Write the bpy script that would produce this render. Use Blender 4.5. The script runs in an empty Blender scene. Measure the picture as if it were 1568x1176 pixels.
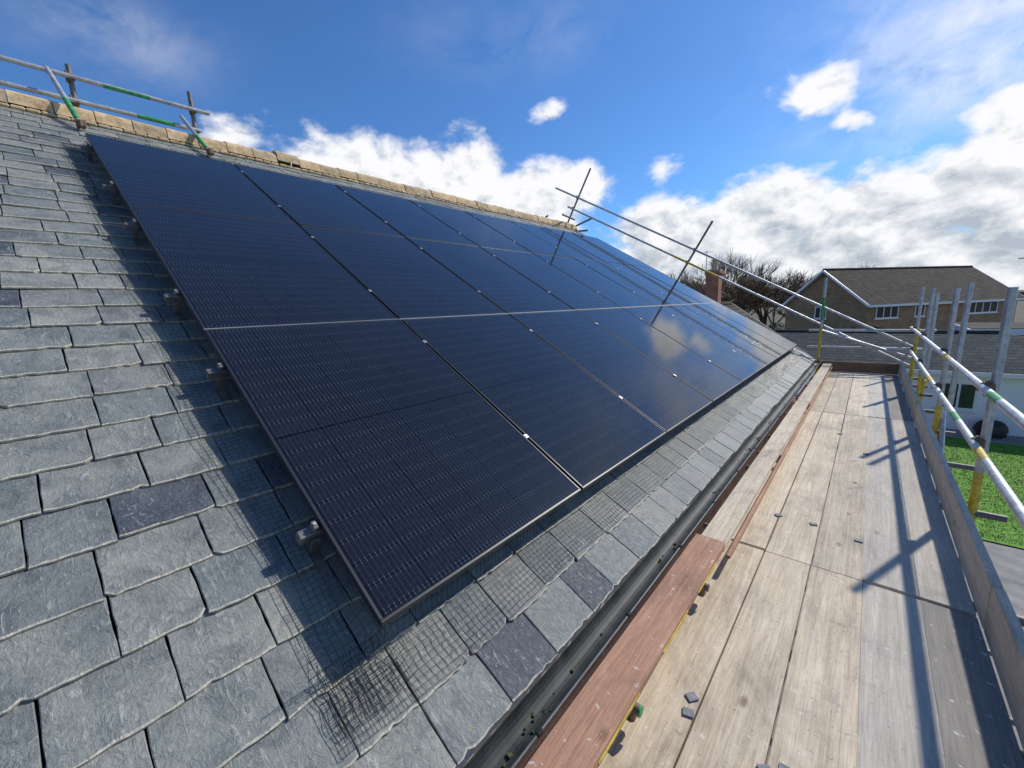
import bpy, math, random, bmesh, mathutils
from mathutils import Vector, Matrix
random.seed(7)
TH=math.radians(30.5); CT=math.cos(TH); ST=math.sin(TH)
def P(s,y,n): return Vector((-CT*s+ST*n, y, ST*s+CT*n))
HS=-0.155     # slate surface below panel top
GZ=-4.6       # ground level
SE=-0.405     # eave
SR=6.38       # ridge
Y0,Y1=-3.2,9.75
DZ=-0.57      # deck
scene=bpy.context.scene
# ---------------------------------------------------------------- materials
def newmat(name):
    m=bpy.data.materials.new(name); m.use_nodes=True
    nt=m.node_tree; b=nt.nodes['Principled BSDF']; return m,nt,b
def N(nt,t,**k):
    n=nt.nodes.new(t)
    for a,v in k.items(): setattr(n,a,v)
    return n
def L(nt,a,b): nt.links.new(a,b)
def ramp(nt,fac,stops):
    r=nt.nodes.new('ShaderNodeValToRGB'); e=r.color_ramp.elements
    while len(e)<len(stops): e.new(0.5)
    for el,(p,c) in zip(e,stops):
        el.position=p; el.color=(c[0],c[1],c[2],1) if not isinstance(c,(int,float)) else (c,c,c,1)
    L(nt,fac,r.inputs[0]); return r.outputs[0]
def math_(nt,op,a,b=None,c=None):
    n=nt.nodes.new('ShaderNodeMath'); n.operation=op
    for i,v in enumerate((a,b,c)):
        if v is None: continue
        if isinstance(v,(int,float)): n.inputs[i].default_value=v
        else: L(nt,v,n.inputs[i])
    return n.outputs[0]
def mixc(nt,f,a,b,mode='MIX'):
    n=nt.nodes.new('ShaderNodeMix'); n.data_type='RGBA'; n.blend_type=mode
    for s,v in ((n.inputs[0],f),(n.inputs[6],a),(n.inputs[7],b)):
        if isinstance(v,(int,float)): s.default_value=v
        elif isinstance(v,tuple): s.default_value=(v[0],v[1],v[2],1)
        else: L(nt,v,s)
    return n.outputs[2]
def coords(nt,scale=(1,1,1),rnd=False,rot=(0,0,0)):
    tc=nt.nodes.new('ShaderNodeTexCoord'); src=tc.outputs['Object']
    if rnd:
        at=N(nt,'ShaderNodeAttribute',attribute_name='rnd')
        mu=N(nt,'ShaderNodeVectorMath',operation='SCALE'); mu.inputs[0].default_value=(37,53,71)
        L(nt,at.outputs['Fac'],mu.inputs['Scale'])
        ad=N(nt,'ShaderNodeVectorMath',operation='ADD'); L(nt,src,ad.inputs[0]); L(nt,mu.outputs[0],ad.inputs[1]); src=ad.outputs[0]
    mp=N(nt,'ShaderNodeMapping'); mp.inputs['Scale'].default_value=scale; mp.inputs['Rotation'].default_value=rot
    L(nt,src,mp.inputs[0]); return mp.outputs[0]
def noise(nt,vec,scale,detail=4,rough=.55,dist=0):
    n=N(nt,'ShaderNodeTexNoise'); n.inputs['Scale'].default_value=scale; n.inputs['Detail'].default_value=detail
    n.inputs['Roughness'].default_value=rough; n.inputs['Distortion'].default_value=dist
    L(nt,vec,n.inputs['Vector']); return n.outputs['Fac']
def bump(nt,b,h,strength,dist):
    n=N(nt,'ShaderNodeBump'); n.inputs['Strength'].default_value=strength; n.inputs['Distance'].default_value=dist
    L(nt,h,n.inputs['Height']); L(nt,n.outputs[0],b.inputs['Normal'])
def simple(name,c,rough=.6,metal=0,var=.25,scale=8,bmp=0.0,bs=60):
    m,nt,b=newmat(name); v=coords(nt)
    n=noise(nt,v,scale,4,.6)
    col=ramp(nt,n,[(.3,tuple(x*(1-var) for x in c)),(.7,tuple(min(1,x*(1+var)) for x in c))])
    L(nt,col,b.inputs['Base Color']); b.inputs['Roughness'].default_value=rough; b.inputs['Metallic'].default_value=metal
    if bmp: bump(nt,b,noise(nt,v,bs,3),bmp,.01)
    return m

def mat_slate(name,rim=False):
    m,nt,b=newmat(name)
    at=N(nt,'ShaderNodeAttribute',attribute_name='rnd').outputs['Fac']
    v=coords(nt,rnd=True)
    base=ramp(nt,at,[(0,(.150,.170,.168)),(.15,(.21,.228,.215)),(.30,(.26,.27,.245)),(.45,(.185,.207,.205)),(.62,(.235,.25,.23)),(.80,(.28,.285,.255)),(.95,(.215,.222,.215)),(.978,(.08,.092,.112))])
    n1=noise(nt,v,6,4,.7,.8)
    base=mixc(nt,1,base,ramp(nt,n1,[(.3,(.60,.64,.67)),(.5,(1,1,1)),(.7,(1.34,1.31,1.24))]),'MULTIPLY')
    n2=noise(nt,v,30,4,.75,2.0)
    base=mixc(nt,ramp(nt,n2,[(.57,0),(.70,.55)]),base,(.50,.50,.44))
    base=mixc(nt,ramp(nt,n2,[(.30,.6),(.43,0)]),base,(.08,.09,.09))
    n3=noise(nt,v,110,2,.6)
    base=mixc(nt,ramp(nt,n3,[(.69,0),(.76,.45)]),base,(.52,.51,.44))
    sv=N(nt,'ShaderNodeMapping'); L(nt,v,sv.inputs[0]); sv.inputs['Rotation'].default_value=(.3,.5,.7); sv.inputs['Scale'].default_value=(3,26,9)
    n5=noise(nt,sv.outputs[0],1.6,3,.6,1.2)
    base=mixc(nt,ramp(nt,n5,[(.645,0),(.665,.6),(.70,.1)]),base,(.54,.55,.50))
    n4=noise(nt,coords(nt),1.3,2,.5)
    base=mixc(nt,1,base,ramp(nt,n4,[(.3,(.84,.86,.87)),(.7,(1.1,1.08,1.03))]),'MULTIPLY')
    vo=N(nt,'ShaderNodeTexVoronoi'); vo.inputs['Scale'].default_value=7; L(nt,v,vo.inputs['Vector'])
    spot=math_(nt,'LESS_THAN',math_(nt,'ADD',vo.outputs['Distance'],math_(nt,'MULTIPLY',n3,.06)),.078)
    base=mixc(nt,math_(nt,'MULTIPLY',spot,.6),base,(.42,.36,.16))
    if rim:
        base=mixc(nt,ramp(nt,n2,[(.36,.45),(.58,.95)]),base,(.58,.53,.41))  # pale bottom edge: lichen and wear, plus sunlit thickness painted in
    L(nt,base,b.inputs['Base Color'])
    L(nt,ramp(nt,n1,[(.3,.45),(.7,.72)]),b.inputs['Roughness'])
    lay=noise(nt,v,4.5,3,.6,.5)
    st=math_(nt,'DIVIDE',math_(nt,'FLOOR',math_(nt,'MULTIPLY',lay,12)),12)
    h=math_(nt,'ADD',math_(nt,'MULTIPLY',st,1.7),math_(nt,'ADD',math_(nt,'MULTIPLY',n2,.65),math_(nt,'ADD',math_(nt,'MULTIPLY',n1,.8),math_(nt,'MULTIPLY',n5,.3))))
    bump(nt,b,h,.8,.011)
    return m
M_SL=mat_slate('slate'); M_SLR=mat_slate('slate_edge',True)
M_DARK=simple('dark_void',(.012,.012,.013),.9)

def mat_wood(name,c1,c2,grey=0,axis=1):
    m,nt,b=newmat(name)
    sc=[14,14,14]; sc[axis]=.55
    v=coords(nt,tuple(sc),rnd=True)
    at=N(nt,'ShaderNodeAttribute',attribute_name='rnd').outputs['Fac']
    g=noise(nt,v,2.2,6,.62,1.2)
    col=ramp(nt,g,[(.25,c1),(.5,tuple((a+b_)/2 for a,b_ in zip(c1,c2))),(.72,c2)])
    g2=noise(nt,v,14,3,.7,.3)
    col=mixc(nt,1,col,ramp(nt,g2,[(.35,(.80,.78,.75)),(.55,(1,1,1)),(.7,(1.06,1.06,1.06))]),'MULTIPLY')
    vk=[4.2,4.2,4.2]; vk[axis]=2.2
    vv=coords(nt,tuple(vk),rnd=True)
    vo=N(nt,'ShaderNodeTexVoronoi'); vo.inputs['Scale'].default_value=1.0; L(nt,vv,vo.inputs['Vector'])
    kd=math_(nt,'ADD',vo.outputs['Distance'],math_(nt,'MULTIPLY',g2,.05))
    knot=ramp(nt,kd,[(.07,1),(.115,0)])
    col=mixc(nt,math_(nt,'MULTIPLY',knot,.72),col,(.19,.11,.055))
    n5=noise(nt,coords(nt,(1,.6,1),rnd=True),3.0,6,.72,.5)
    col=mixc(nt,1,col,ramp(nt,n5,[(.30,(.58,.58,.59)),(.42,(.87,.87,.88)),(.52,(1,1,1)),(.7,(1.1,1.09,1.06))]),'MULTIPLY')
    n6=noise(nt,coords(nt),70,2,.6)
    col=mixc(nt,ramp(nt,n6,[(.65,0),(.71,.55)]),col,(.17,.145,.11))
    n7=noise(nt,coords(nt),38,2,.6)
    col=mixc(nt,ramp(nt,n7,[(.66,0),(.72,.6)]),col,(.78,.75,.69))
    n8=noise(nt,coords(nt),9,5,.75,.6)
    col=mixc(nt,ramp(nt,n8,[(.59,0),(.71,.45)]),col,(.25,.225,.19))
    var=ramp(nt,at,[(0,(.84,.84,.84)),(.5,(1,.98,.94)),(1,(1.08,1.08,1.08))])
    col=mixc(nt,1,col,var,'MULTIPLY')
    if grey: col=mixc(nt,grey,col,(.45,.435,.41))
    L(nt,col,b.inputs['Base Color']); b.inputs['Roughness'].default_value=.8
    bump(nt,b,math_(nt,'ADD',g,math_(nt,'MULTIPLY',g2,.5)),.5,.004)
    return m
M_WOOD=mat_wood('scaffold_board_wood',(.53,.425,.29),(.82,.72,.56))
M_WOODG=mat_wood('weathered_board_wood',(.44,.40,.33),(.70,.65,.56),.2)
M_WOODD=mat_wood('dark_board_wood',(.15,.14,.125),(.31,.29,.26),.12)  # darker, greyer tone for boards beside the toe board
M_WOODT=mat_wood('toe_board_wood',(.46,.385,.29),(.74,.65,.53),.1)
M_RED=mat_wood('red_board_wood',(.35,.17,.10),(.64,.38,.25))
M_WOODX=mat_wood('end_board_wood',(.16,.09,.05),(.32,.20,.11),0,0)
M_YEL=simple('yellow_paint',(.62,.46,.05),.5,0,.35,25)
M_GRN=simple('green_paint',(.06,.34,.12),.5,0,.4,25)
def mat_galv():
    m,nt,b=newmat('galvanised_steel'); v=coords(nt)
    n=noise(nt,v,18,5,.7)
    L(nt,ramp(nt,n,[(.3,(.34,.36,.37)),(.5,(.50,.52,.53)),(.72,(.66,.67,.68))]),b.inputs['Base Color'])
    n2=noise(nt,v,6,4,.6)
    b.inputs['Metallic'].default_value=.6
    L(nt,ramp(nt,n2,[(.3,.38),(.7,.62)]),b.inputs['Roughness'])
    return m
M_GALV=mat_galv()
M_RUST=simple('rusty_steel',(.19,.13,.09),.7,.3,.5,30,.3)
M_OLD=simple('old_dark_tube',(.17,.16,.15),.55,.4,.4,20)
M_PLATE=simple('dull_steel_plate',(.24,.25,.26),.75,.2,.3,40)
M_ALU=simple('aluminium',(.50,.51,.52),.45,.8,.1)
M_BLK=simple('black_plastic',(.015,.015,.016),.45)
M_GUT=simple('gutter_inside',(.030,.034,.033),.6,0,.55,12)
M_LIP=simple('gutter_lip',(.10,.105,.105),.5,0,.3,14)
M_MOSS=simple('gutter_moss',(.07,.085,.03),.95,0,.5,30)
M_MESH=simple('mesh_wire',(.05,.05,.053),.45,.4,.2)

def mat_glass():
    m,nt,b=newmat('solar_cells_glass')
    tc=N(nt,'ShaderNodeTexCoord'); sp=N(nt,'ShaderNodeSeparateXYZ'); L(nt,tc.outputs['Object'],sp.inputs[0])
    a,bb=sp.outputs[0],sp.outputs[1]
    def dist(x,pitch,off=0):
        f=math_(nt,'FRACT',math_(nt,'ADD',math_(nt,'DIVIDE',x,pitch),off+.5))
        return math_(nt,'MULTIPLY',math_(nt,'ABSOLUTE',math_(nt,'SUBTRACT',f,.5)),pitch)
    bus=math_(nt,'LESS_THAN',dist(math_(nt,'SUBTRACT',a,.017),.01834,.5),.0006)
    dcb=dist(math_(nt,'SUBTRACT',bb,.028),.0925)
    near=math_(nt,'LESS_THAN',dcb,.009)
    cg=math_(nt,'LESS_THAN',dcb,.0017)
    cga=math_(nt,'LESS_THAN',dist(math_(nt,'SUBTRACT',a,.017),.18340),.0024)
    mid=math_(nt,'LESS_THAN',math_(nt,'ABSOLUTE',math_(nt,'SUBTRACT',bb,.861)),.007)
    v=coords(nt)
    n=noise(nt,v,1.6,2)
    cell=ramp(nt,n,[(.3,(.0080,.0092,.0145)),(.7,(.011,.0128,.020))])
    w=math_(nt,'MULTIPLY',bus,math_(nt,'ADD',math_(nt,'MULTIPLY',near,.48),.11))
    col=mixc(nt,w,cell,(.35,.37,.40))
    dk=math_(nt,'MAXIMUM',math_(nt,'MAXIMUM',cg,cga),mid)
    col=mixc(nt,math_(nt,'MULTIPLY',dk,.95),col,(.0015,.0015,.002))
    du=noise(nt,v,60,3,.7)
    col=mixc(nt,ramp(nt,du,[(.45,.002),(.85,.035)]),col,(.4,.4,.38))
    L(nt,col,b.inputs['Base Color'])
    b.inputs['IOR'].default_value=1.43
    b.inputs['Roughness'].default_value=.06
    return m
M_GLASS=mat_glass()
M_FRAME=simple('panel_frame_black',(.05,.051,.055),.40,.5,.1)
M_GAP=simple('lit_gap_tone',(.34,.35,.36),.5,.2,.1)  # pale tone paints in the light caught inside one row gap
def mat_ridge():
    m,nt,b=newmat('ridge_tile_clay'); v=coords(nt,rnd=True)
    at=N(nt,'ShaderNodeAttribute',attribute_name='rnd').outputs['Fac']
    n=noise(nt,v,9,6,.7)
    col=ramp(nt,n,[(.3,(.36,.24,.12)),(.5,(.64,.47,.26)),(.7,(.82,.67,.45))])
    col=mixc(nt,1,col,ramp(nt,at,[(0,(.78,.78,.78)),(1,(1.15,1.1,1.05))]),'MULTIPLY')
    L(nt,col,b.inputs['Base Color']); b.inputs['Roughness'].default_value=.85
    bump(nt,b,noise(nt,v,30,5,.7),.6,.01); return m
M_RIDGE=mat_ridge()
def mat_brick(name,c1,c2,mortar,sc=1.0):
    m,nt,b=newmat(name); tc=N(nt,'ShaderNodeTexCoord')
    sp=N(nt,'ShaderNodeSeparateXYZ'); L(nt,tc.outputs['Object'],sp.inputs[0])
    cb=N(nt,'ShaderNodeCombineXYZ'); L(nt,math_(nt,'ADD',sp.outputs[0],sp.outputs[1]),cb.inputs[0]); L(nt,sp.outputs[2],cb.inputs[1])
    br=N(nt,'ShaderNodeTexBrick'); L(nt,cb.outputs[0],br.inputs['Vector'])
    br.inputs['Scale'].default_value=1; br.inputs['Brick Width'].default_value=.225*sc; br.inputs['Row Height'].default_value=.075*sc
    br.inputs['Mortar Size'].default_value=.008; br.inputs['Color1'].default_value=(*c1,1); br.inputs['Color2'].default_value=(*c2,1); br.inputs['Mortar'].default_value=(*mortar,1)
    n=noise(nt,tc.outputs['Object'],2,4,.6)
    L(nt,mixc(nt,1,br.outputs['Color'],ramp(nt,n,[(.3,(.75,.75,.75)),(.7,(1.2,1.2,1.2))]),'MULTIPLY'),b.inputs['Base Color'])
    b.inputs['Roughness'].default_value=.85; return m
M_BUFF=mat_brick('buff_brick',(.38,.23,.115),(.28,.16,.08),(.28,.23,.17))
M_BRICK=mat_brick('red_brick',(.42,.15,.07),(.31,.11,.055),(.30,.26,.22))
def mat_tiles(name,c1,c2,row=.3):
    m,nt,b=newmat(name); tc=N(nt,'ShaderNodeTexCoord')
    sp=N(nt,'ShaderNodeSeparateXYZ'); L(nt,tc.outputs['Object'],sp.inputs[0])
    cb=N(nt,'ShaderNodeCombineXYZ'); L(nt,sp.outputs[0],cb.inputs[0]); L(nt,sp.outputs[2],cb.inputs[1])
    br=N(nt,'ShaderNodeTexBrick'); L(nt,cb.outputs[0],br.inputs['Vector'])
    br.inputs['Scale'].default_value=1; br.inputs['Brick Width'].default_value=.3; br.inputs['Row Height'].default_value=row
    br.inputs['Mortar Size'].default_value=.02*row/.15; br.inputs['Color1'].default_value=(*c1,1); br.inputs['Color2'].default_value=(*c2,1); br.inputs['Mortar'].default_value=(*(x*.3 for x in c1),1)
    n=noise(nt,tc.outputs['Object'],1.6,5,.65)
    L(nt,mixc(nt,1,br.outputs['Color'],ramp(nt,n,[(.3,(.6,.6,.6)),(.7,(1.3,1.3,1.25))]),'MULTIPLY'),b.inputs['Base Color'])
    b.inputs['Roughness'].default_value=.95; b.inputs['Specular IOR Level'].default_value=.25; return m
M_TILE=mat_tiles('concrete_tiles',(.105,.085,.065),(.072,.058,.045),.16)
M_TILE2=mat_tiles('slate_tiles_far',(.075,.09,.095),(.042,.054,.06),.09)
M_WHITE=simple('white_render',(.86,.87,.88),.8,0,.04,2)
M_UPVC=simple('white_upvc',(.8,.8,.8),.35,0,.03)
M_WIN=simple('window_glass',(.03,.035,.04),.08)
M_GRASS=simple('lawn_grass',(.12,.28,.02),.9,0,.35,6)
M_GROUND=simple('rough_ground',(.085,.08,.045),.95,0,.45,.35,.5,4)
M_PAVE=simple('concrete_paving',(.26,.25,.23),.85,0,.3,3)
M_BARK=simple('bare_branches',(.14,.095,.06),.9,0,.3,2)
M_HEDGE=simple('hedge_leaves',(.05,.055,.022),.8,0,.5,9)
M_HILL=simple('distant_woodland',(.10,.08,.065),.95,0,.4,.2)
M_FENCE=simple('fence_timber',(.17,.11,.065),.85,0,.35,6)

# ---------------------------------------------------------------- mesh builder
class MB:
    def __init__(s,name,mats): s.name=name; s.mats=mats; s.v=[]; s.f=[]; s.m=[]; s.r=[]; s.sm=[]
    def add(s,vs,fs,mat=0,rnd=0.,smooth=False):
        o=len(s.v); s.v+=[tuple(x) for x in vs]
        for f in fs: s.f.append(tuple(i+o for i in f)); s.m.append(mat); s.r.append(rnd); s.sm.append(smooth)
    def box(s,c,size,mat=0,rnd=0.,M=None,bev=0.):
        hx,hy,hz=[x/2 for x in size]
        c=Vector(c)
        if bev<=0:
            vs=[Vector((x*hx,y*hy,z*hz)) for x in(-1,1) for y in(-1,1) for z in(-1,1)]
            fs=[(0,1,3,2),(4,6,7,5),(0,4,5,1),(2,3,7,6),(0,2,6,4),(1,5,7,3)]
        else:
            vs=[];idx={}
            for x in(-1,1):
                for y in(-1,1):
                    for z in(-1,1):
                        for a in range(3):
                            p=[x*(hx-bev),y*(hy-bev),z*(hz-bev)]
                            p[a]=(x*hx,y*hy,z*hz)[a]
                            idx[(x,y,z,a)]=len(vs); vs.append(Vector(p))
            fs=[]
            q=[(-1,-1),(1,-1),(1,1),(-1,1)]
            for sg in(-1,1):
                f=[idx[(sg,a,b,0)] for a,b in q]; fs.append(f if sg>0 else f[::-1])
                f=[idx[(b,sg,a,1)] for a,b in q]; fs.append(f if sg>0 else f[::-1])
                f=[idx[(a,b,sg,2)] for a,b in q]; fs.append(f if sg>0 else f[::-1])
            for a in(-1,1):
                for b in(-1,1):
                    fs.append([idx[(a,b,-1,0)],idx[(a,b,1,0)],idx[(a,b,1,1)],idx[(a,b,-1,1)]])
                    fs.append([idx[(a,-1,b,0)],idx[(a,1,b,0)],idx[(a,1,b,2)],idx[(a,-1,b,2)]])
                    fs.append([idx[(-1,a,b,1)],idx[(1,a,b,1)],idx[(1,a,b,2)],idx[(-1,a,b,2)]])
                    for z in(-1,1): fs.append([idx[(a,b,z,0)],idx[(a,b,z,1)],idx[(a,b,z,2)]])
        if M is not None: vs=[M@v for v in vs]
        s.add([v+c for v in vs],fs,mat,rnd)
    def tube(s,p0,p1,r,mat=0,n=10,r1=None,cap=True,rnd=0.):
        p0=Vector(p0);p1=Vector(p1);d=(p1-p0).normalized()
        a=d.orthogonal().normalized();b=d.cross(a); r1=r if r1 is None else r1
        vs=[];
        for i in range(n):
            t=2*math.pi*i/n; o=a*math.cos(t)+b*math.sin(t); vs.append(p0+o*r); vs.append(p1+o*r1)
        fs=[(2*i,2*((i+1)%n),2*((i+1)%n)+1,2*i+1) for i in range(n)]
        s.add(vs,fs,mat,rnd,True)
        if cap:
            s.add([vs[2*i] for i in range(n)],[tuple(range(n))[::-1]],mat,rnd)
            s.add([vs[2*i+1] for i in range(n)],[tuple(range(n))],mat,rnd)
    def build(s,parent=None,recalc=True):
        me=bpy.data.meshes.new(s.name); me.from_pydata(s.v,[],s.f)
        for m in s.mats: me.materials.append(m)
        me.polygons.foreach_set('material_index',s.m)
        me.polygons.foreach_set('use_smooth',s.sm)
        at=me.attributes.new('rnd','FLOAT','FACE'); at.data.foreach_set('value',s.r)
        me.update()
        if recalc:
            bm=bmesh.new(); bm.from_mesh(me); bmesh.ops.recalc_face_normals(bm,faces=bm.faces); bm.to_mesh(me); bm.free()
        o=bpy.data.objects.new(s.name,me); scene.collection.objects.link(o)
        if parent: o.parent=parent
        return o
def empty(name):
    o=bpy.data.objects.new(name,None); scene.collection.objects.link(o); return o
RR=Matrix(((0,-CT,ST),(1,0,0),(0,ST,CT)))
def nz(a,b,c=0): return mathutils.noise.noise(Vector((a,b,c)))

# ---------------------------------------------------------------- own house
house=empty('brick_house')
sl=MB('slate_roof',[M_SL,M_SLR,M_DARK])
EXP=0.19
def slate(y0,y1,s0,s1,rnd,tilt):
    w=y1-y0; pts=[]
    ch0=random.random()**6*.024; ch1=random.random()**6*.024
    k=11; skew=random.uniform(-.006,.006)
    for i in range(k+1):
        t=i/k; yy=y0+w*t; ss=s0+random.uniform(-.0028,.0028)+skew*(t-.5)
        if i==0: ss+=ch0
        if i==k: ss+=ch1
        if random.random()<.05: ss+=.006
        pts.append((yy,ss))
    for q in(.2,.4,.6,.8): pts.append((y1+random.uniform(-.0024,.001),s0+(s1-s0)*q))
    pts.append((y1,s1)); pts.append((y0,s1))
    for q in(.8,.6,.4,.2): pts.append((y0+random.uniform(-.001,.0024),s0+(s1-s0)*q))
    cy=(y0+y1)/2
    hb=.015+tilt
    tw=random.uniform(-.016,.016)
    def nn(y,s,d): 
        t=(s-s0)/(s1-s0); return HS-.004+hb*(1-t)+.002*t+d+ (y-cy)*tw
    m=len(pts)
    def ins(p,d,d2): 
        return (p[0]+(d if p[0]<cy else -d)*(1 if abs(p[0]-cy)>w*.42 else 0), p[1]+(d2 if p[1]<s0+.03 else 0))
    inn=[ins(p,random.uniform(.001,.003),random.uniform(.003,.0075)) for p in pts]
    V=[P(s_,y_,nn(y_,s_,0)) for y_,s_ in inn]
    V+=[P(s_,y_,nn(y_,s_,-.002)) for y_,s_ in pts]
    V+=[P(s_,y_,nn(y_,s_,-.011)) for y_,s_ in pts]
    sl.add(V[:m],[tuple(range(m))],0,rnd)
    o=[];o2=[]
    for i in range(m):
        j=(i+1)%m
        (o if i<k else o2).extend([(i,i+m,j+m,j),(i+m,i+2*m,j+2*m,j+m)])
    sl.add(V,o,1,rnd); sl.add(V,o2,0,rnd)
rows=int((SR-SE)/EXP)+1
for i in range(rows):
    s0=SE+i*EXP; s1=s0+EXP+.035
    if s1>SR: s1=SR
    if s1-s0<.06: continue
    y=Y0+(i%2)*.125+random.uniform(-.03,.03)-.2
    while y<Y1:
        w=random.choice([.24,.25,.255,.26,.235,.28,.19,.22]) 
        e=min(y+w,Y1)
        if e-y>.05: slate(y+.0018,e-.0022,s0+random.uniform(-.005,.005),s1,random.random(),random.uniform(-.001,.004))
        y+=w
sl.add([P(SE+.03,Y0-.2,HS-.02),P(SE+.03,Y1-.01,HS-.02),P(SR,Y1-.01,HS-.02),P(SR,Y0-.2,HS-.02)],[(0,1,2,3)],2)
rg=P(SR,0,HS); RX,RZ=rg.x,rg.z
def PB(s,y,n=0): return Vector((RX-CT*s, y, RZ-ST*s+n))
sl.add([PB(0,Y0-.2),PB(0,Y1),PB(6.8,Y1),PB(6.8,Y0-.2)],[(0,1,2,3)],0,.4)
sl.build(house,False)
vg=MB('verge',[M_RIDGE]); vg.box(P((SE+SR)/2,Y1+.015,HS-.03),(.03,SR-SE,.07),0,.3,RR)
vg.build(house)
rt=MB('ridge_tiles',[M_RIDGE,M_SL])
y=Y0-.2
while y<Y1:
    ln=.30; e=min(y+ln-.008,Y1+.02); dz=random.uniform(-.006,.008); rn=random.random(); dx=random.uniform(-.006,.006)
    prof=[(math.cos(math.pi*k/8)*.15,.02+math.sin(math.pi*k/8)*.08) for k in range(9)]
    prof=[(-.165,-.055)]+prof[::-1]+[(.165,-.055)]
    prof2=[(x*.93,z-.018) for x,z in prof]
    m=len(prof)
    lift=.04 if abs(y-2.08)<.16 else 0
    V=[Vector((RX+x+dx,yy,RZ+z+dz+lift+(.006 if yy==y else 0))) for yy in(y,e) for x,z in prof]+[Vector((RX+x+dx,yy,RZ+z+dz+lift)) for yy in(y,e) for x,z in prof2]
    F=[]
    for k in range(m-1):
        F.append((k,k+1,m+k+1,m+k)); F.append((2*m+k,2*m+k+1,k+1,k)); F.append((m+k,m+k+1,3*m+k+1,3*m+k))
    rt.add(V,F,0,rn)
    for q in range(3):
        yy=y+ln*(q+.5)/3
        rt.box((RX+.165+random.uniform(-.01,.01),yy,RZ-.080),(.05,.1,.035),0,random.random(),None,.012)
    y+=ln
rt.build(house,False)
wl=MB('walls',[M_BRICK,M_UPVC,M_DARK])
wx=.02; bx=2*RX-wx
wl.box(((wx+bx)/2,(Y0+Y1)/2-.1,(GZ-.5)/2-.15),(wx-bx,Y1-Y0-.2,-.5-GZ-.1),0)
gy=Y1-.2
wl.add([(wx,gy+.003,-.6),(bx,gy+.003,-.6),(RX,gy+.003,RZ-.15)],[(0,1,2)],0)
wl.box((.235,(Y0+Y1)/2,-.44),(.02,Y1-Y0,.17),1)
wl.box((.125,(Y0+Y1)/2,-.535),(.19,Y1-Y0,.015),1)
wl.build(house)
gt=MB('gutter',[M_GUT,M_BLK,M_LIP,M_MOSS])
gx,gz,gr=.322,-.362,.055
pr=[(gx+gr*math.cos(a),gz+gr*math.sin(a)) for a in [math.pi+math.pi*k/12 for k in range(13)]]
pr2=[(gx+(gr-.004)*math.cos(a),gz+(gr-.004)*math.sin(a)) for a in [math.pi+math.pi*k/12 for k in range(13)]]
V=[Vector((x,yy,z)) for yy in(Y0,Y1+.05) for x,z in pr+pr2[::-1]]
m=len(pr)*2
gt.add(V,[(k,(k+1)%m,m+(k+1)%m,m+k) for k in range(m)],0,0)
gt.add(V,[tuple(range(m,2*m))],0)
gt.tube((gx+gr,Y0,gz),(gx+gr,Y1+.05,gz),.005,2,8)
for i in range(260):
    yy=random.uniform(-.8,9.6); 
    if nz(yy*1.3,5)<-.05: continue
    s_=random.uniform(.003,.010)
    gt.box((gx+random.gauss(0,.016),yy,gz-gr+.010),(s_,s_*1.6,s_*.8),3,0,Matrix.Rotation(random.uniform(0,3),3,'Z'),s_*.2)
yy=-.35
while yy<Y1:
    gt.box((gx+gr-.001,yy,gz+.002),(.018,.026,.016),1,0,None,.004)
    yy+=.62
gt.build(house,False)

# ---------------------------------------------------------------- panels
PW,PH=1.134,1.722; CWY=1.154; RH=1.733
pm=MB('solar_panel',[M_GLASS,M_FRAME,M_DARK])
fw=.011; t=.030
pm.add([(fw,fw,-.0015),(PW-fw,fw,-.0015),(PW-fw,PH-fw,-.0015),(fw,PH-fw,-.0015)],[(0,1,2,3)],0)
pm.add([(fw,fw,-.012),(PW-fw,fw,-.012),(PW-fw,PH-fw,-.012),(fw,PH-fw,-.012)],[(3,2,1,0)],2)
for a,b,c,d in((0,0,PW,fw),(0,PH-fw,PW,PH),(0,fw,fw,PH-fw),(PW-fw,fw,PW,PH-fw)):
    pm.box(((a+c)/2,(b+d)/2,-t/2),(c-a,d-b,t),1,0,None,.0016)
ob=pm.build(None,False); me=ob.data
first=True
for r in range(3):
    for c in range(8):
        if first: o=ob; first=False
        else: o=bpy.data.objects.new('solar_panel',me); scene.collection.objects.link(o)
        tilt=Matrix.Rotation(random.uniform(-.0025,.0025),3,'X')@Matrix.Rotation(random.uniform(-.0025,.0025),3,'Y')
        M=(RR@tilt).to_4x4(); M.translation=P(r*RH,c*CWY,random.uniform(-.0015,.0015)); 
        o.matrix_world=M
mr=MB('mounting_rail',[M_ALU,M_BLK,M_GALV,M_OLD])
for r in range(3):
    for off in(.42,1.42):
        s=r*RH+off
        mr.box(P(s,4.605,-.052),(9.35,.036,.038),3,0,RR,.003)
        mr.box(P(s,-.018,-.020),(.018,.034,.028),3,0,RR,.003)
        mr.tube(P(s,-.018,-.008),P(s,-.018,0),.006,2,6)
        for yh in (-.02,1.5,3.1,4.7,6.3,7.9,9.1):
            mr.box(P(s-.028,yh,-.100),(.03,.008,.09),3,0,RR)
            mr.box(P(s-.055,yh,HS+.018),(.03,.07,.006),3,0,RR)
        for c in range(1,8):
            yy=c*CWY-.010
            mr.box(P(s,yy,.0035),(.026,.028,.003),0,0,RR,.001)
            mr.tube(P(s,yy,.003),P(s,yy,.009),.005,2,6)
        mr.box(P(s,8*CWY-.012,-.014),(.022,.045,.034),3,0,RR,.003)
mr.build()
gp=MB('lit_gap_strip',[M_GAP]); gp.box(P(RH-.0055,4.61,-.003),(9.22,.0075,.008),0,0,RR); gp.build()  # strip added in the gap to stand in for its lit frame edges

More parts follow.
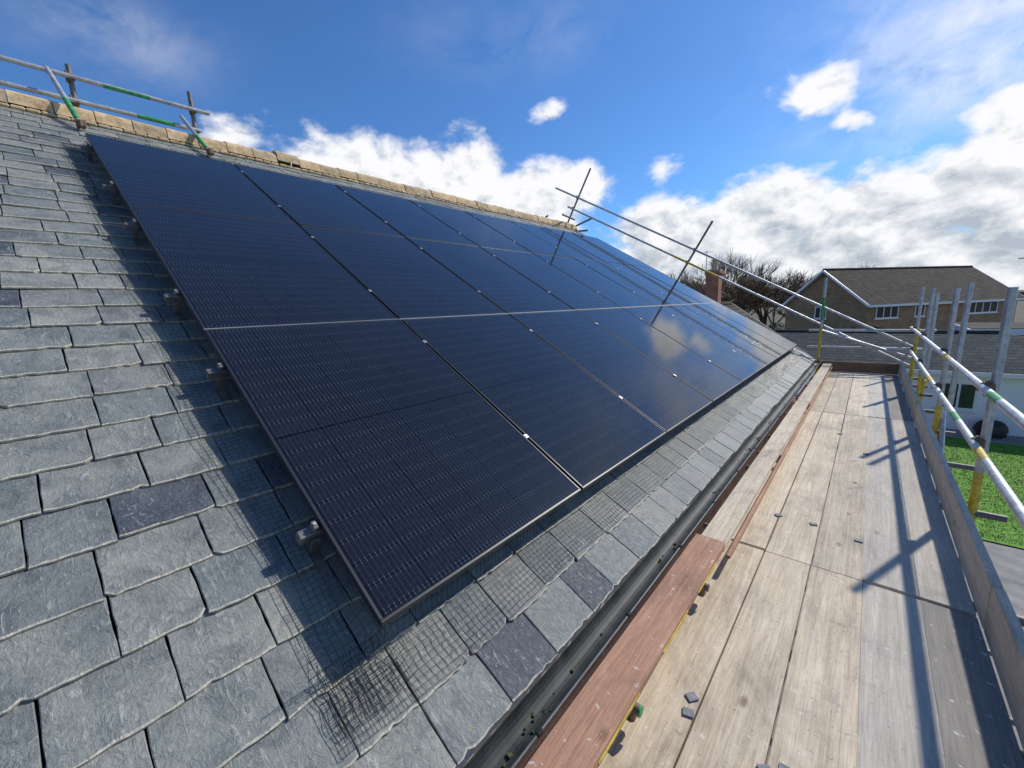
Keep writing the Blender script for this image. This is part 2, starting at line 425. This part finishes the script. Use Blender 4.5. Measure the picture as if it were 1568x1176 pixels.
# ---------------------------------------------------------------- bird mesh
wm=MB('wire_mesh',[M_MESH])
def polywire(pts,r):
    k=3; vs=[]; fs=[]
    for i,p in enumerate(pts):
        d=(pts[min(i+1,len(pts)-1)]-pts[max(i-1,0)]).normalized()
        a=d.orthogonal().normalized(); b=d.cross(a)
        for j in range(k):
            t_=2*math.pi*j/k; vs.append(p+a*math.cos(t_)*r+b*math.sin(t_)*r)
    for i in range(len(pts)-1):
        for j in range(k):
            fs.append((i*k+j,i*k+(j+1)%k,(i+1)*k+(j+1)%k,(i+1)*k+j))
    wm.add(vs,fs,0)
SP=.0235; FL=HS+.018
def low(i,j):
    y=-.20+i*SP; d=j*SP
    n=-.03-d*2.6
    s=.03-d*.9
    s-= .02*nz(y*1.7,0)*(d/.25)
    n=max(FL,n)+ (.004+.022*max(0,nz(y*2.3,d*9,3)))*min(1,d/.08)*(.5+.5*nz(y*5,4))
    return P(s+.004*nz(y*9,d*12),y+.008*nz(y*6,d*14,8),n)
nI=int(9.45/SP); nJ=11
for j in range(nJ+1): polywire([low(i,j) for i in range(nI+1)],.00085)
for i in range(nI+1): polywire([low(i,j) for j in range(nJ+1)],.00085)
def side(i,j):
    s=-.16+i*SP; d=j*SP
    y=.03-d*.95
    n=max(FL,-.03-d*1.6)+(.004+.022*max(0,nz(s*2.1,d*8,5)))*min(1,d/.08)
    return P(s+.006*nz(s*5,d*9,2),y+.02*nz(s*1.3,1)*(d/.2)+.004*nz(s*9,d*9),n)
nI=int(5.4/SP); nJ=9
for j in range(nJ+1): polywire([side(i,j) for i in range(nI+1)],.00095)
for i in range(nI+1): polywire([side(i,j) for j in range(nJ+1)],.00095)
def cr(i,j):
    u=i*SP; d=j*SP
    return P(.02-d*.8+.02*nz(u*9,d*9,1),-.17+u*.8+.02*nz(u*8,d*9,4),FL+.010+.03*abs(nz(u*10,d*10,7))+.02*max(0,1-d/.1))
for j in range(10): polywire([cr(i,j) for i in range(12)],.0009)
for i in range(12): polywire([cr(i,j) for j in range(10)],.0009)
wm.build(None,False)

# ---------------------------------------------------------------- deck
dk=MB('scaffold_deck',[M_WOOD,M_WOODG,M_WOODD,M_PLATE,M_OLD])
xs=[.452,.677,.902,1.118,1.335]; 
for k,x in enumerate(xs):
    for q,(a,b) in enumerate(((-2.4,2.10),(2.108,6.0),(6.008,9.72))):
        mat=0 if k<3 else 1
        if k==4 and q in(0,2): mat=2
        w=.219 if k<4 else .19
        jz=random.uniform(-.003,.003); jx=random.uniform(-.0015,.0015); ja=random.uniform(-.02,.02) if q else 0
        a2=a+ja
        Mr=Matrix.Rotation(random.uniform(-.0008,.0008),3,'Z')
        dk.box((x+w/2+.002+jx,(a2+b)/2,DZ-.019+jz),(w,b-a2-.004,.038),mat,random.random(),Mr,.003)
for cx,cy,r_ in((.655,.80,.1),(.645,.87,.3),(.905,.76,.2),(.955,.80,0),(.672,2.62,.2),(.87,2.62,.1),(1.10,2.55,0),(.9,5.0,.1),(1.12,4.4,.1)):
    dk.box((cx,cy,DZ+.006),(.040,.034,.005),3,0,Matrix.Rotation(r_*3,3,'Z'),.001)
for yy in(-.9,.1,1.4,2.3,3.6,4.7,5.9,7.0,8.2,9.0,9.85):
    dk.tube((.28,yy,DZ-.065),(1.86,yy,DZ-.065),.024,4,10)
dk.tube((.40,-2.4,DZ-.115),(.40,10,DZ-.115),.024,3)
dk.build()
pl=MB('timber_plank',[M_RED,M_YEL]); 
pl.box((.474,-.35,-.383),(.150,4.1,.038),0,.4,None,.003)
for k in range(9): pl.box((.550,-2.2+k*.45+random.uniform(-.05,.05),-.390),(.003,random.uniform(.2,.4),.012),1,.2)
pl.build()
pl=MB('timber_plank',[M_WOOD,M_RED,M_YEL]); 
pl.box((.472,3.75,-.425),(.135,4.05,.036),0,.75,None,.003)
pl.box((.474,7.75,-.428),(.135,3.9,.036),0,.3,None,.003)
pl.box((.556,5.7,-.475),(.020,7.9,.02),1,.2)
pl.build()
sp=MB('plank_bracket',[M_RUST,M_GALV,M_GRN,M_OLD])
for yy in(-.5,.62,1.42,3.6,5.9,8.2):
    sp.tube((.36,yy,-.475),(.548,yy,-.475),.019,3,10)
    if yy==.62: sp.tube((.546,yy,-.475),(.552,yy,-.475),.0195,2,10)
    sp.box((.51,yy,-.50),(.045,.045,.06),0,0,None,.010)
sp.build()
tb=MB('toe_board',[M_WOODT]);
for a,b in((-2.4,2.0),(2.01,5.95),(5.96,9.78)):
    tb.box((1.55,(a+b)/2,DZ+.112),(.036,b-a-.004,.225),0,random.random(),Matrix.Rotation(random.uniform(-.001,.001),3,'Z'),.003)
tb.build()
tb=MB('toe_board',[M_WOODX]); tb.box((.92,9.80,DZ+.10),(1.22,.036,.20),0,.4,None,.003); tb.build()

# ---------------------------------------------------------------- scaffold frame
TR=.0242
def coupler(mb,p,mat=1):
    mb.box(p,(.07,.062,.075),mat,0,Matrix.Rotation(.2,3,'Z'),.014)
    mb.tube(Vector(p)+Vector((.0,-.055,.02)),Vector(p)+Vector((0,.055,.02)),.009,mat,6)
    mb.tube(Vector(p)+Vector((-.05,.02,-.02)),Vector(p)+Vector((.05,.02,-.02)),.009,mat,6)
    mb.tube(Vector(p)+Vector((-.01,-.03,-.055)),Vector(p)+Vector((-.01,-.03,.055)),.011,mat,6)
sf=MB('scaffold_frame',[M_GALV,M_RUST,M_YEL,M_GRN,M_OLD])
XP=1.70; XR=1.645
for yy,zt in((-.9,.9),(1.4,.9),(3.6,.93),(5.9,.95),(8.2,.98),(9.9,1.02)):
    sf.tube((XP,yy,GZ),(XP,yy,zt),TR,0,14)
    sf.tube((XP,yy,-.33),(XP,yy,-.75),TR+.0008,2,14,cap=False)
    for z in(.27,-.12,DZ-.115): coupler(sf,(XR+.025,yy-.005,z))
    sf.tube((XP-1.3,yy+.06,GZ),(XP-1.3,yy+.06,DZ-.09),TR,0,12)
sf.tube((XP+.07,5.80,-.3),(XP+.08,5.80,1.0),TR,0,14); sf.tube((XP+.0,9.72,-.9),(XP+.0,9.72,.30),TR,2,14)
sf.tube((XP+.06,8.3,-.5),(XP+.06,8.3,.9),TR,0,14)
for z,a,b in((.27,-2.4,10.35),(-.12,-2.4,10.2)):
    sf.tube((XR,a,z),(XR,b,z),TR,0,14)
for a,b,z,m_ in((3.05,3.3,.27,3),(5.1,5.5,.27,2),(3.15,3.4,-.12,2),(4.2,4.5,-.12,3),(6.2,6.6,-.12,2)):
    sf.tube((XR,a,z),(XR,b,z),TR+.0008,m_,14,cap=False)
for z in(DZ-.115,-2.4): sf.tube((XP-.05,-2.4,z),(XP-.05,10.1,z),TR,0,12)
sf.tube((XP+.05,1.2,-.5),(XP+.05,4.2,-4.2),TR,4,12)
sf.tube((XP+.05,6.0,-.4),(XP+.05,3.4,-3.9),TR,0,12)
sf.tube((XP+.05,8.2,-.4),(XP+.05,9.9,-3.2),TR,2,12)
for yy in(2.5,3.8,4.6): sf.tube((XP-1.2,yy,-2.3),(XP+.5,yy,-2.3),TR,4,12)
sf.tube((1.575,1.42,-.30),(1.85,1.42,-.30),TR,1,12)
for yy in(2.3,4.7,7.0,9.0): coupler(sf,(XR+.01,yy,DZ-.09))
for z in(.24,-.10): sf.tube((.1,9.93,z),(1.95,9.93,z),TR,0,12)
sf.build()
gr_=MB('roof_edge_guardrail',[M_GALV,M_RUST,M_YEL,M_GRN,M_OLD])
YG=9.92
gr_.tube(P(7.55,YG,.58),P(-1.55,YG+.02,.80),TR,0,12)
gr_.tube(P(6.9,YG,.28),P(-1.65,YG+.02,.49),TR,0,12)
gr_.tube(P(3.4,YG,.365),P(2.2,YG,.395),TR+.0008,2,12,cap=False)
for s in(6.72,3.02):
    gr_.tube(P(s,YG+.05,-.55),P(s,YG+.05,1.39),TR,4,12)
    for n in(.69 if s<4 else .6,.375 if s<4 else .29): coupler(gr_,P(s,YG+.02,n))
gr_.tube((.31,9.80,GZ),(.31,9.80,1.28),TR,0,12)
gr_.tube((.31,9.80,-.65),(.31,9.80,.30),TR+.0008,2,12,cap=False)
gr_.tube((.31,9.80,.45),(.31,9.80,.9),TR+.0008,3,12,cap=False)
coupler(gr_,(.31,9.85,.66)); coupler(gr_,(.31,9.85,.33))
gr_.tube((.30,9.8,.25),(1.72,9.93,-.28),TR,0,12)
gr_.tube(Vector((RX-2.6,YG,RZ-.55)),P(6.0,YG-.02,.28),TR,4,12)
gr_.tube(Vector((RX-2.2,YG-.2,RZ+.05)),P(5.9,YG-.1,-.02),TR,4,12)
gr_.tube(Vector((RX-1.6,YG,RZ-.6)),Vector((RX-1.0,YG,RZ+.42)),TR,4,12)
gr_.tube(Vector((RX-1.9,YG+.1,RZ+.1)),Vector((RX-.3,YG-.9,RZ+.28)),TR,4,12)
gr_.tube(Vector((RX+.4,YG-1.2,RZ+.15)),Vector((RX-.2,YG+.3,RZ+.32)),TR,1,12)
gr_.build()
rr=MB('ridge_guardrail',[M_GALV,M_RUST,M_YEL,M_GRN,M_OLD])
XQ=-5.72
rr.tube((XQ,-3.4,3.565),(XQ,1.34,3.575),TR,0,12); rr.tube((XQ,-3.4,3.335),(XQ,1.22,3.335),TR,0,12)
rr.tube((XQ,.35,3.57),(XQ,.75,3.572),TR+.0008,3,12,cap=False); rr.tube((XQ,.6,3.335),(XQ,.95,3.335),TR+.0008,3,12,cap=False)
for yy,zt in((.10,3.70),(1.17,3.79),(-2.2,3.75)):
    rr.tube((XQ-.05,yy,2.7),(XQ-.05,yy,zt),TR,4,12)
    for z in(3.57,3.335): coupler(rr,(XQ-.02,yy,z))
    b0=P(5.86,yy-.05,HS+.05)
    top=Vector((XQ-.02,yy-.17,3.60)) if yy<1 else Vector((XQ-.0,yy-.14,3.45))
    rr.tube(top,b0,TR,0,12)
    rr.tube(top+(b0-top)*.55,top+(b0-top)*.9,TR+.0008,3,12,cap=False)
    coupler(rr,b0+Vector((0,0,.02)))
rr.build()

# ---------------------------------------------------------------- neighbours
def house_b(name,F,d,ln,e,wd,ez,rz,wallm,roofm,wins=(),hip=False,oh=.35):
    root=empty(name); F=Vector((F[0],F[1],0)); d=Vector((d[0],d[1],0)).normalized(); e=Vector((e[0],e[1],0)).normalized()
    def Q(a,b,z): v=F+d*a+e*b; return Vector((v.x,v.y,z))
    w=MB('walls',[wallm]); 
    w.add([Q(0,0,GZ),Q(ln,0,GZ),Q(ln,wd,GZ),Q(0,wd,GZ),Q(0,0,ez),Q(ln,0,ez),Q(ln,wd,ez),Q(0,wd,ez)],[(0,1,5,4),(1,2,6,5),(2,3,7,6),(3,0,4,7)],0)
    if not hip: w.add([Q(0,0,ez),Q(0,wd,ez),Q(0,wd/2,rz-.1),Q(ln,0,ez),Q(ln,wd,ez),Q(ln,wd/2,rz-.1)],[(0,1,2),(3,5,4)],0)
    w.build(root,False)
    r=MB('roof',[roofm,M_UPVC,M_DARK]); sl_=(rz-ez)/(wd/2); hz=oh*sl_
    a0,a1=-oh,ln+oh
    hr=wd/2 if hip else 0
    T=.09
    for z in(0,-T):
        vs=[Q(a0,-oh,ez-hz+z),Q(a1,-oh,ez-hz+z),Q(a1,wd+oh,ez-hz+z),Q(a0,wd+oh,ez-hz+z),Q(a0+(hr+oh if hip else 0),wd/2,rz+z),Q(a1-(hr+oh if hip else 0),wd/2,rz+z)]
        r.add(vs,[(0,1,5,4),(2,3,4,5)]+([(3,0,4),(1,2,5)] if hip else []),0 if z==0 else 1)
    def bar(p,q,hh=.2,th=.04,m=1):
        p=Vector(p);q=Vector(q); up=Vector((0,0,1)); dd=(q-p).normalized(); sd=dd.cross(up).normalized()*th/2
        vs=[p-sd,p+sd,q+sd,q-sd]; vs=vs+[v-up*hh for v in vs]
        r.add(vs,[(0,1,2,3),(4,7,6,5),(0,4,5,1),(1,5,6,2),(2,6,7,3),(3,7,4,0)],m)
    for b in(-oh-.03,wd+oh+.03): bar(Q(a0,b,ez-hz),Q(a1,b,ez-hz),.16,.05)
    if not hip:
        for a in(a0-.03,a1+.03):
            bar(Q(a,-oh,ez-hz+.02),Q(a,wd/2,rz+.02)); bar(Q(a,wd+oh,ez-hz+.02),Q(a,wd/2,rz+.02))
    n=int((a1-a0-2*(hr))/.45)
    for i in range(max(n,1)):
        a=a0+(hr+oh if hip else 0)+i*.45
        if a+.44<a1-(hr if hip else 0): r.tube(Q(a,wd/2,rz),Q(a+.44,wd/2,rz+.01),.10,0,8)
    r.build(root,False)
    wn=MB('windows',[M_UPVC,M_WIN])
    for side_,c,ww,zc,hh,nm in wins:
        def S(a,o,z):
            return Q(a,-o,z) if side_=='f' else Q(-o,a,z)
        def bx_(a0_,a1_,z0,z1,o0,o1,m):
            vs=[S(a,o,z) for a in(a0_,a1_) for o in(o0,o1) for z in(z0,z1)]
            wn.add(vs,[(0,1,3,2),(4,6,7,5),(0,4,5,1),(2,3,7,6),(0,2,6,4),(1,5,7,3)],m)
        bx_(c-ww/2,c+ww/2,zc-hh/2,zc+hh/2,-.02,.02,1)
        f=.07
        bx_(c-ww/2-.003,c+ww/2+.003,zc-hh/2-.003,zc-hh/2+f,-.02,.06,0); bx_(c-ww/2-.003,c+ww/2+.003,zc+hh/2-f,zc+hh/2+.003,-.02,.06,0)
        for i in range(nm+1):
            a=c-ww/2+(ww-f)*i/nm
            bx_(a,a+f,zc-hh/2+f,zc+hh/2-f,-.02,.055,0)
        bx_(c-ww/2-.08,c+ww/2+.08,zc-hh/2-.07,zc-hh/2-.006,0,.12,0)
    if wins: wn.build(root,True)
    return root,Q
d=(.58,.81); e=(-.81,.58)
house_b('brick_house',(.88,40),d,16,e,6.9,.42,3.05,M_BUFF,M_TILE,[('f',1.9,2.2,-.36,1.05,3),('f',12,3.4,-.36,1.05,4),('f',5.2,1.0,-.36,1.05,1),('f',2.2,2.4,-3.1,1.3,3),('f',11.5,2.6,-3.1,1.3,3),('s',3.6,1.0,-.4,1.0,2)])
house_b('white_bungalow',(-7,23.1),(1,0),16.5,(0,1),8,-2.1,-.95,M_WHITE,M_TILE2,[('f',11.0,1.0,-3.2,1.1,2),('f',14.6,1.6,-3.2,1.1,2)],True,.3)
r3,Q3=house_b('brick_house',(-7.4,15),(0,1),6.5,(1,0),6.6,-1.7,.75,M_BRICK,M_TILE,[],False,.3)
ch=MB('chimney',[M_BRICK,M_RIDGE,M_GALV,M_PAVE])
cx,cy=-4.1,18.5
ch.box((cx,cy,.95),(.50,.50,2.2),0); ch.box((cx,cy,2.09),(.60,.60,.10),0); ch.box((cx,cy,2.17),(.54,.54,.06),3)
ch.tube((cx,cy,2.2),(cx,cy,2.58),.12,1,12,.10); ch.tube((cx,cy,2.58),(cx,cy,2.63),.14,1,12,.13)
ch.tube((cx-.26,cy-.27,1.7),(cx-.26,cy-.27,3.0),.018,2,6)
ch.tube((cx-.5,cy-.27,2.93),(cx-.02,cy-.27,2.93),.008,2,4)
for k in range(5): ch.tube((cx-.48+.1*k,cy-.45,2.93),(cx-.48+.1*k,cy-.09,2.93),.006,2,4)
ch.build(r3)
ga=MB('flat_roof_garage',[M_BUFF,M_UPVC,M_TILE,M_WIN])
ga.box((9.6,35,(GZ-1.4)/2),(8.6,6,-1.4-GZ),0); ga.box((9.6,35,-1.25),(9.0,6.4,.30),1,0,None,.02); ga.box((9.6,35,-1.08),(8.8,6.2,.04),2)
for k in range(3): ga.box((6.9+2.6*k,31.98,-3.45),(2.2,.06,2.2),1,0,None,.02)
ga.build()
bq=MB('covered_barbecue',[M_BLK,M_GALV])
def dome(mb,c,rx,ry,h,mat):
    vs=[];fs=[]; n=30; m=7
    for j in range(m+1):
        a=math.pi/2*j/m
        for i in range(n):
            t_=2*math.pi*i/n; wv=1+.05*math.sin(t_*5)*(1-j/m); vs.append((c[0]+rx*wv*math.cos(t_)*math.cos(a)**.7,c[1]+ry*wv*math.sin(t_)*math.cos(a)**.7,c[2]+h*math.sin(a)))
    for j in range(m):
        for i in range(n): fs.append((j*n+i,j*n+(i+1)%n,(j+1)*n+(i+1)%n,(j+1)*n+i))
    mb.add(vs,fs,mat,0,True)
dome(bq,(4.9,22.5,GZ+.22),.45,.35,.45,0)
bq.box((4.9,22.5,GZ+.16),(.75,.55,.18),0,0,None,.04)
for a in(-.32,.32):
    for b in(-.2,.2): bq.tube((4.9+a,22.5+b,GZ),(4.9+a,22.5+b,GZ+.2),.03,1,8)
bq.build()

# ---------------------------------------------------------------- ground
def sheet(name,x0,x1,y0,y1,z,mat):
    mb=MB(name,[mat]); mb.add([(x0,y0,z),(x1,y0,z),(x1,y1,z),(x0,y1,z)],[(0,1,2,3)],0); return mb.build(None,False)
sheet('ground',-1500,1500,-600,3000,GZ,M_GROUND)
sheet('patio_pavement',.0,14,-4,23.1,GZ+.004,M_PAVE)
lw=MB('lawn',[M_GRASS])
lw.add([(3.2,12.5,GZ+.03),(13.5,12.5,GZ+.03),(13.5,21.6,GZ+.03),(3.5,21.6,GZ+.03)],[(0,1,2,3)],0)
for i in range(26000):
    x=random.uniform(3.25,8.5); yy=random.uniform(12.6,21.5); h=random.uniform(.015,.04); a=random.uniform(0,6.28)
    dx,dy=.010*math.cos(a),.010*math.sin(a)
    lw.add([(x-dx,yy-dy,GZ+.03),(x+dx,yy+dy,GZ+.03),(x+random.uniform(-.03,.03),yy+random.uniform(-.03,.03),GZ+.03+h)],[(0,1,2)],0)
lw.build(None,False)
fe=MB('garden_fence',[M_FENCE])
for i in range(60):
    fe.box((14.2,-2+i*.42,GZ+.9),(.025,.405,1.75+random.uniform(-.01,.01)),0,random.random(),None,.003)
    if i%6==0: fe.box((14.26,-2+i*.42,GZ+.95),(.1,.1,1.95),0,0,None,.005)
fe.build()
fe=MB('garden_fence',[M_FENCE])
for i in range(110):
    fe.box((-8.5+i*.2,31.8+.02*(i%2),GZ+1.0),(.19,.02,2.0+random.uniform(-.01,.01)),0,random.random())
fe.build()
hd=MB('hedge',[M_HEDGE,M_BARK])
for i in range(16000):
    x=random.uniform(-12,6); top=2.0+1.2*nz(x*.4,3)+.5*nz(x*1.7,1); z=GZ+abs(random.random()**.6)*max(.8,top+1.2); yy=33.2+random.uniform(-.7,.7)
    s=random.uniform(.05,.12); n=Vector((random.gauss(0,1),random.gauss(0,1),random.gauss(0,1))).normalized(); a=n.orthogonal().normalized(); b=n.cross(a); c=Vector((x,yy,z))
    hd.add([c-a*s,c+b*s*.5,c+a*s,c-b*s*.5],[(0,1,2,3)],0 if random.random()<.6 else 1)
hd.build(None,False)
tr=MB('bare_tree_row',[M_BARK])
def grow(p,dv,ln,r,depth):
    q=p+dv*ln
    tr.tube(p,q,max(r,.022),0,3 if depth<4 else 5,max(r*.68,.014),False)
    if depth==0: return
    for k in range(3 if depth>1 else 5):
        nd=(dv+Vector((random.gauss(0,.42),random.gauss(0,.42),random.gauss(.10,.28)))).normalized()
        st=p+dv*ln*random.uniform(.55,1)
        grow(st,nd,ln*random.uniform(.62,.88),r*.6,depth-1)
for i in range(84):
    x=-42+i*.54+random.uniform(-1,1); yy=random.uniform(48,70); h=random.uniform(10.2,12.8) if x<-5 else random.uniform(8.6,10.4)
    grow(Vector((x,yy,GZ)),Vector((random.gauss(0,.05),0,1)).normalized(),h*.27,.15,5)
tr.build(None,False)
sla=MB('street_lamp',[M_GALV,M_UPVC])
sla.tube((12.6,62,GZ),(12.6,62,3.6),.07,0,8,.05); sla.tube((12.6,62,3.6),(11.8,62,3.8),.04,0,8); sla.box((11.6,62,3.78),(.6,.22,.12),1,0,None,.03)
sla.build()
hl=MB('distant_hills',[M_HILL])
V=[];F=[]
for i in range(121):
    x=-400+i*8; h=4.5+2.5*nz(i*.11,0)+1.2*nz(i*.5,2)
    V+=[(x,300,GZ-1),(x,302,GZ+h),(x,360,GZ-1)]
for i in range(120): F+=[(3*i,3*i+3,3*i+4,3*i+1),(3*i+1,3*i+4,3*i+5,3*i+2)]
hl.add(V,F,0); hl.build(None,False)

# ---------------------------------------------------------------- sun and sky
SEL=math.radians(41); SAZ=math.atan2(.35,.937)
Ld=Vector((math.sin(SAZ)*math.cos(SEL),math.cos(SAZ)*math.cos(SEL),math.sin(SEL)))
su=bpy.data.lights.new('sun','SUN'); su.energy=3.7; su.angle=math.radians(1.0); su.color=(1,.945,.86)
so=bpy.data.objects.new('sun',su); scene.collection.objects.link(so); so.rotation_euler=Ld.to_track_quat('Z','Y').to_euler()
w=bpy.data.worlds.new('World'); scene.world=w; w.use_nodes=True; nt=w.node_tree; nt.nodes.clear()
out=N(nt,'ShaderNodeOutputWorld'); bg=N(nt,'ShaderNodeBackground'); bg.inputs[1].default_value=.12
sky=N(nt,'ShaderNodeTexSky',sky_type='NISHITA'); sky.sun_disc=False; sky.sun_elevation=SEL; sky.sun_rotation=SAZ; sky.air_density=1.0; sky.dust_density=.3; sky.ozone_density=3
skc=mixc(nt,1,sky.outputs[0],(.50,.82,1.18),'MULTIPLY')
L(nt,skc,bg.inputs[0])
tc=N(nt,'ShaderNodeTexCoord'); sp_=N(nt,'ShaderNodeSeparateXYZ'); L(nt,tc.outputs['Generated'],sp_.inputs[0])
az=math_(nt,'MULTIPLY',math_(nt,'ARCTAN2',sp_.outputs[0],sp_.outputs[1]),180/math.pi)
el=math_(nt,'MULTIPLY',math_(nt,'ARCSINE',sp_.outputs[2]),180/math.pi)
def blob(a,e_,sa,se,amp):
    u=math_(nt,'DIVIDE',math_(nt,'SUBTRACT',az,a),sa); v=math_(nt,'DIVIDE',math_(nt,'SUBTRACT',el,e_),se)
    r2=math_(nt,'ADD',math_(nt,'MULTIPLY',u,u),math_(nt,'MULTIPLY',v,v))
    return math_(nt,'MULTIPLY',math_(nt,'EXPONENT',math_(nt,'MULTIPLY',r2,-1)),amp)
blobs=[(-60,16.4,10,5.0,1.2),(-49,15.4,10,5.3,1.3),(-38,13.5,9,5.2,1.25),(-32,14.8,5,3.8,1.1),(-73,19.3,3.6,2.1,.95),
 (-20,8.5,9,4.4,1.2),(-10,9.2,8,4.8,1.3),(0,7.4,9,5.0,1.4),(9,9.0,9,5.6,1.5),(20,10,12,8,1.4),(-6.0,20.2,4.6,2.7,.95),(-3.2,16.8,2.4,1.5,.78),(8.5,14.5,4.4,3.0,1.05),
 (-36,23.2,3.6,1.7,.6),(-21,15.6,3.2,2.2,.68),(75,14,42,9,.8),(140,12,60,8,.8),(-140,12,50,8,.8),(-15,3,60,5,1.3)]
mask=None
for b_ in blobs:
    k=blob(*b_); mask=k if mask is None else math_(nt,'MAXIMUM',mask,k)
def cvec(da=0,de=0):
    cb=N(nt,'ShaderNodeCombineXYZ'); L(nt,math_(nt,'MULTIPLY',math_(nt,'ADD',az,da),.1),cb.inputs[0]); L(nt,math_(nt,'MULTIPLY',math_(nt,'ADD',el,de),.15),cb.inputs[1]); return cb.outputs[0]
n1=noise(nt,cvec(),1.9,8,.58,.15)
n2=noise(nt,cvec(1.0,1.3),1.9,5,.58,.15)
cov=math_(nt,'ADD',mask,math_(nt,'MULTIPLY',math_(nt,'SUBTRACT',n1,.5),1.6))
mr_=N(nt,'ShaderNodeMapRange',interpolation_type='SMOOTHSTEP'); mr_.inputs['From Min'].default_value=.34; mr_.inputs['From Max'].default_value=.82; L(nt,cov,mr_.inputs['Value'])
cb=N(nt,'ShaderNodeCombineXYZ'); 
L(nt,math_(nt,'ADD',math_(nt,'MULTIPLY',az,.06),math_(nt,'MULTIPLY',el,.05)),cb.inputs[0]); L(nt,math_(nt,'ADD',math_(nt,'MULTIPLY',el,.11),math_(nt,'MULTIPLY',az,-.05)),cb.inputs[1])
cn=noise(nt,cb.outputs[0],1.3,6,.62,.5)
cm=blob(10,20,13,9,1.0)
for q in((-81,25.5,7,3,.3),(-40,30,12,3,.16),(14,30,16,8,.6)): cm=math_(nt,'MAXIMUM',cm,blob(*q))
ci=math_(nt,'MULTIPLY',ramp(nt,cn,[(.34,0),(.68,1)]),cm)
alpha=math_(nt,'MINIMUM',math_(nt,'MAXIMUM',mr_.outputs[0],ci),1)
shade=math_(nt,'ADD',math_(nt,'MULTIPLY',math_(nt,'SUBTRACT',n1,n2),2.6),.60)
elf=N(nt,'ShaderNodeMapRange'); elf.inputs['From Min'].default_value=3; elf.inputs['From Max'].default_value=15; elf.inputs['To Min'].default_value=-.26; elf.inputs['To Max'].default_value=.28; L(nt,el,elf.inputs['Value'])
shade=math_(nt,'ADD',shade,elf.outputs[0])
cc=ramp(nt,shade,[(.1,(.46,.52,.60)),(.45,(.72,.76,.81)),(.8,(.98,.98,1.0))])
bg2=N(nt,'ShaderNodeBackground'); L(nt,cc,bg2.inputs[0]); bg2.inputs[1].default_value=1.0
mx=N(nt,'ShaderNodeMixShader'); L(nt,alpha,mx.inputs[0]); L(nt,bg.outputs[0],mx.inputs[1]); L(nt,bg2.outputs[0],mx.inputs[2]); L(nt,mx.outputs[0],out.inputs[0])

# ---------------------------------------------------------------- camera
def W(y,u,n): return Vector((-CT*u+ST*n,y,ST*u+CT*n))
fwd=W(.7364,.4684,-.4884).normalized(); dn=W(-.1632,-.5776,-.7998); dn=(dn-fwd*dn.dot(fwd)).normalized()
rt_=dn.cross(fwd).normalized()
cam=bpy.data.cameras.new('camera'); co=bpy.data.objects.new('camera',cam); scene.collection.objects.link(co)
M=Matrix((rt_,-dn,-fwd)).transposed().to_4x4(); M.translation=Vector((1.022,-.521,.918)); co.matrix_world=M
cam.sensor_width=36; cam.lens=36*618/1568; cam.clip_end=5000; cam.clip_start=.02
scene.camera=co
scene.view_settings.view_transform='Standard'; scene.view_settings.look='None'; scene.view_settings.exposure=0
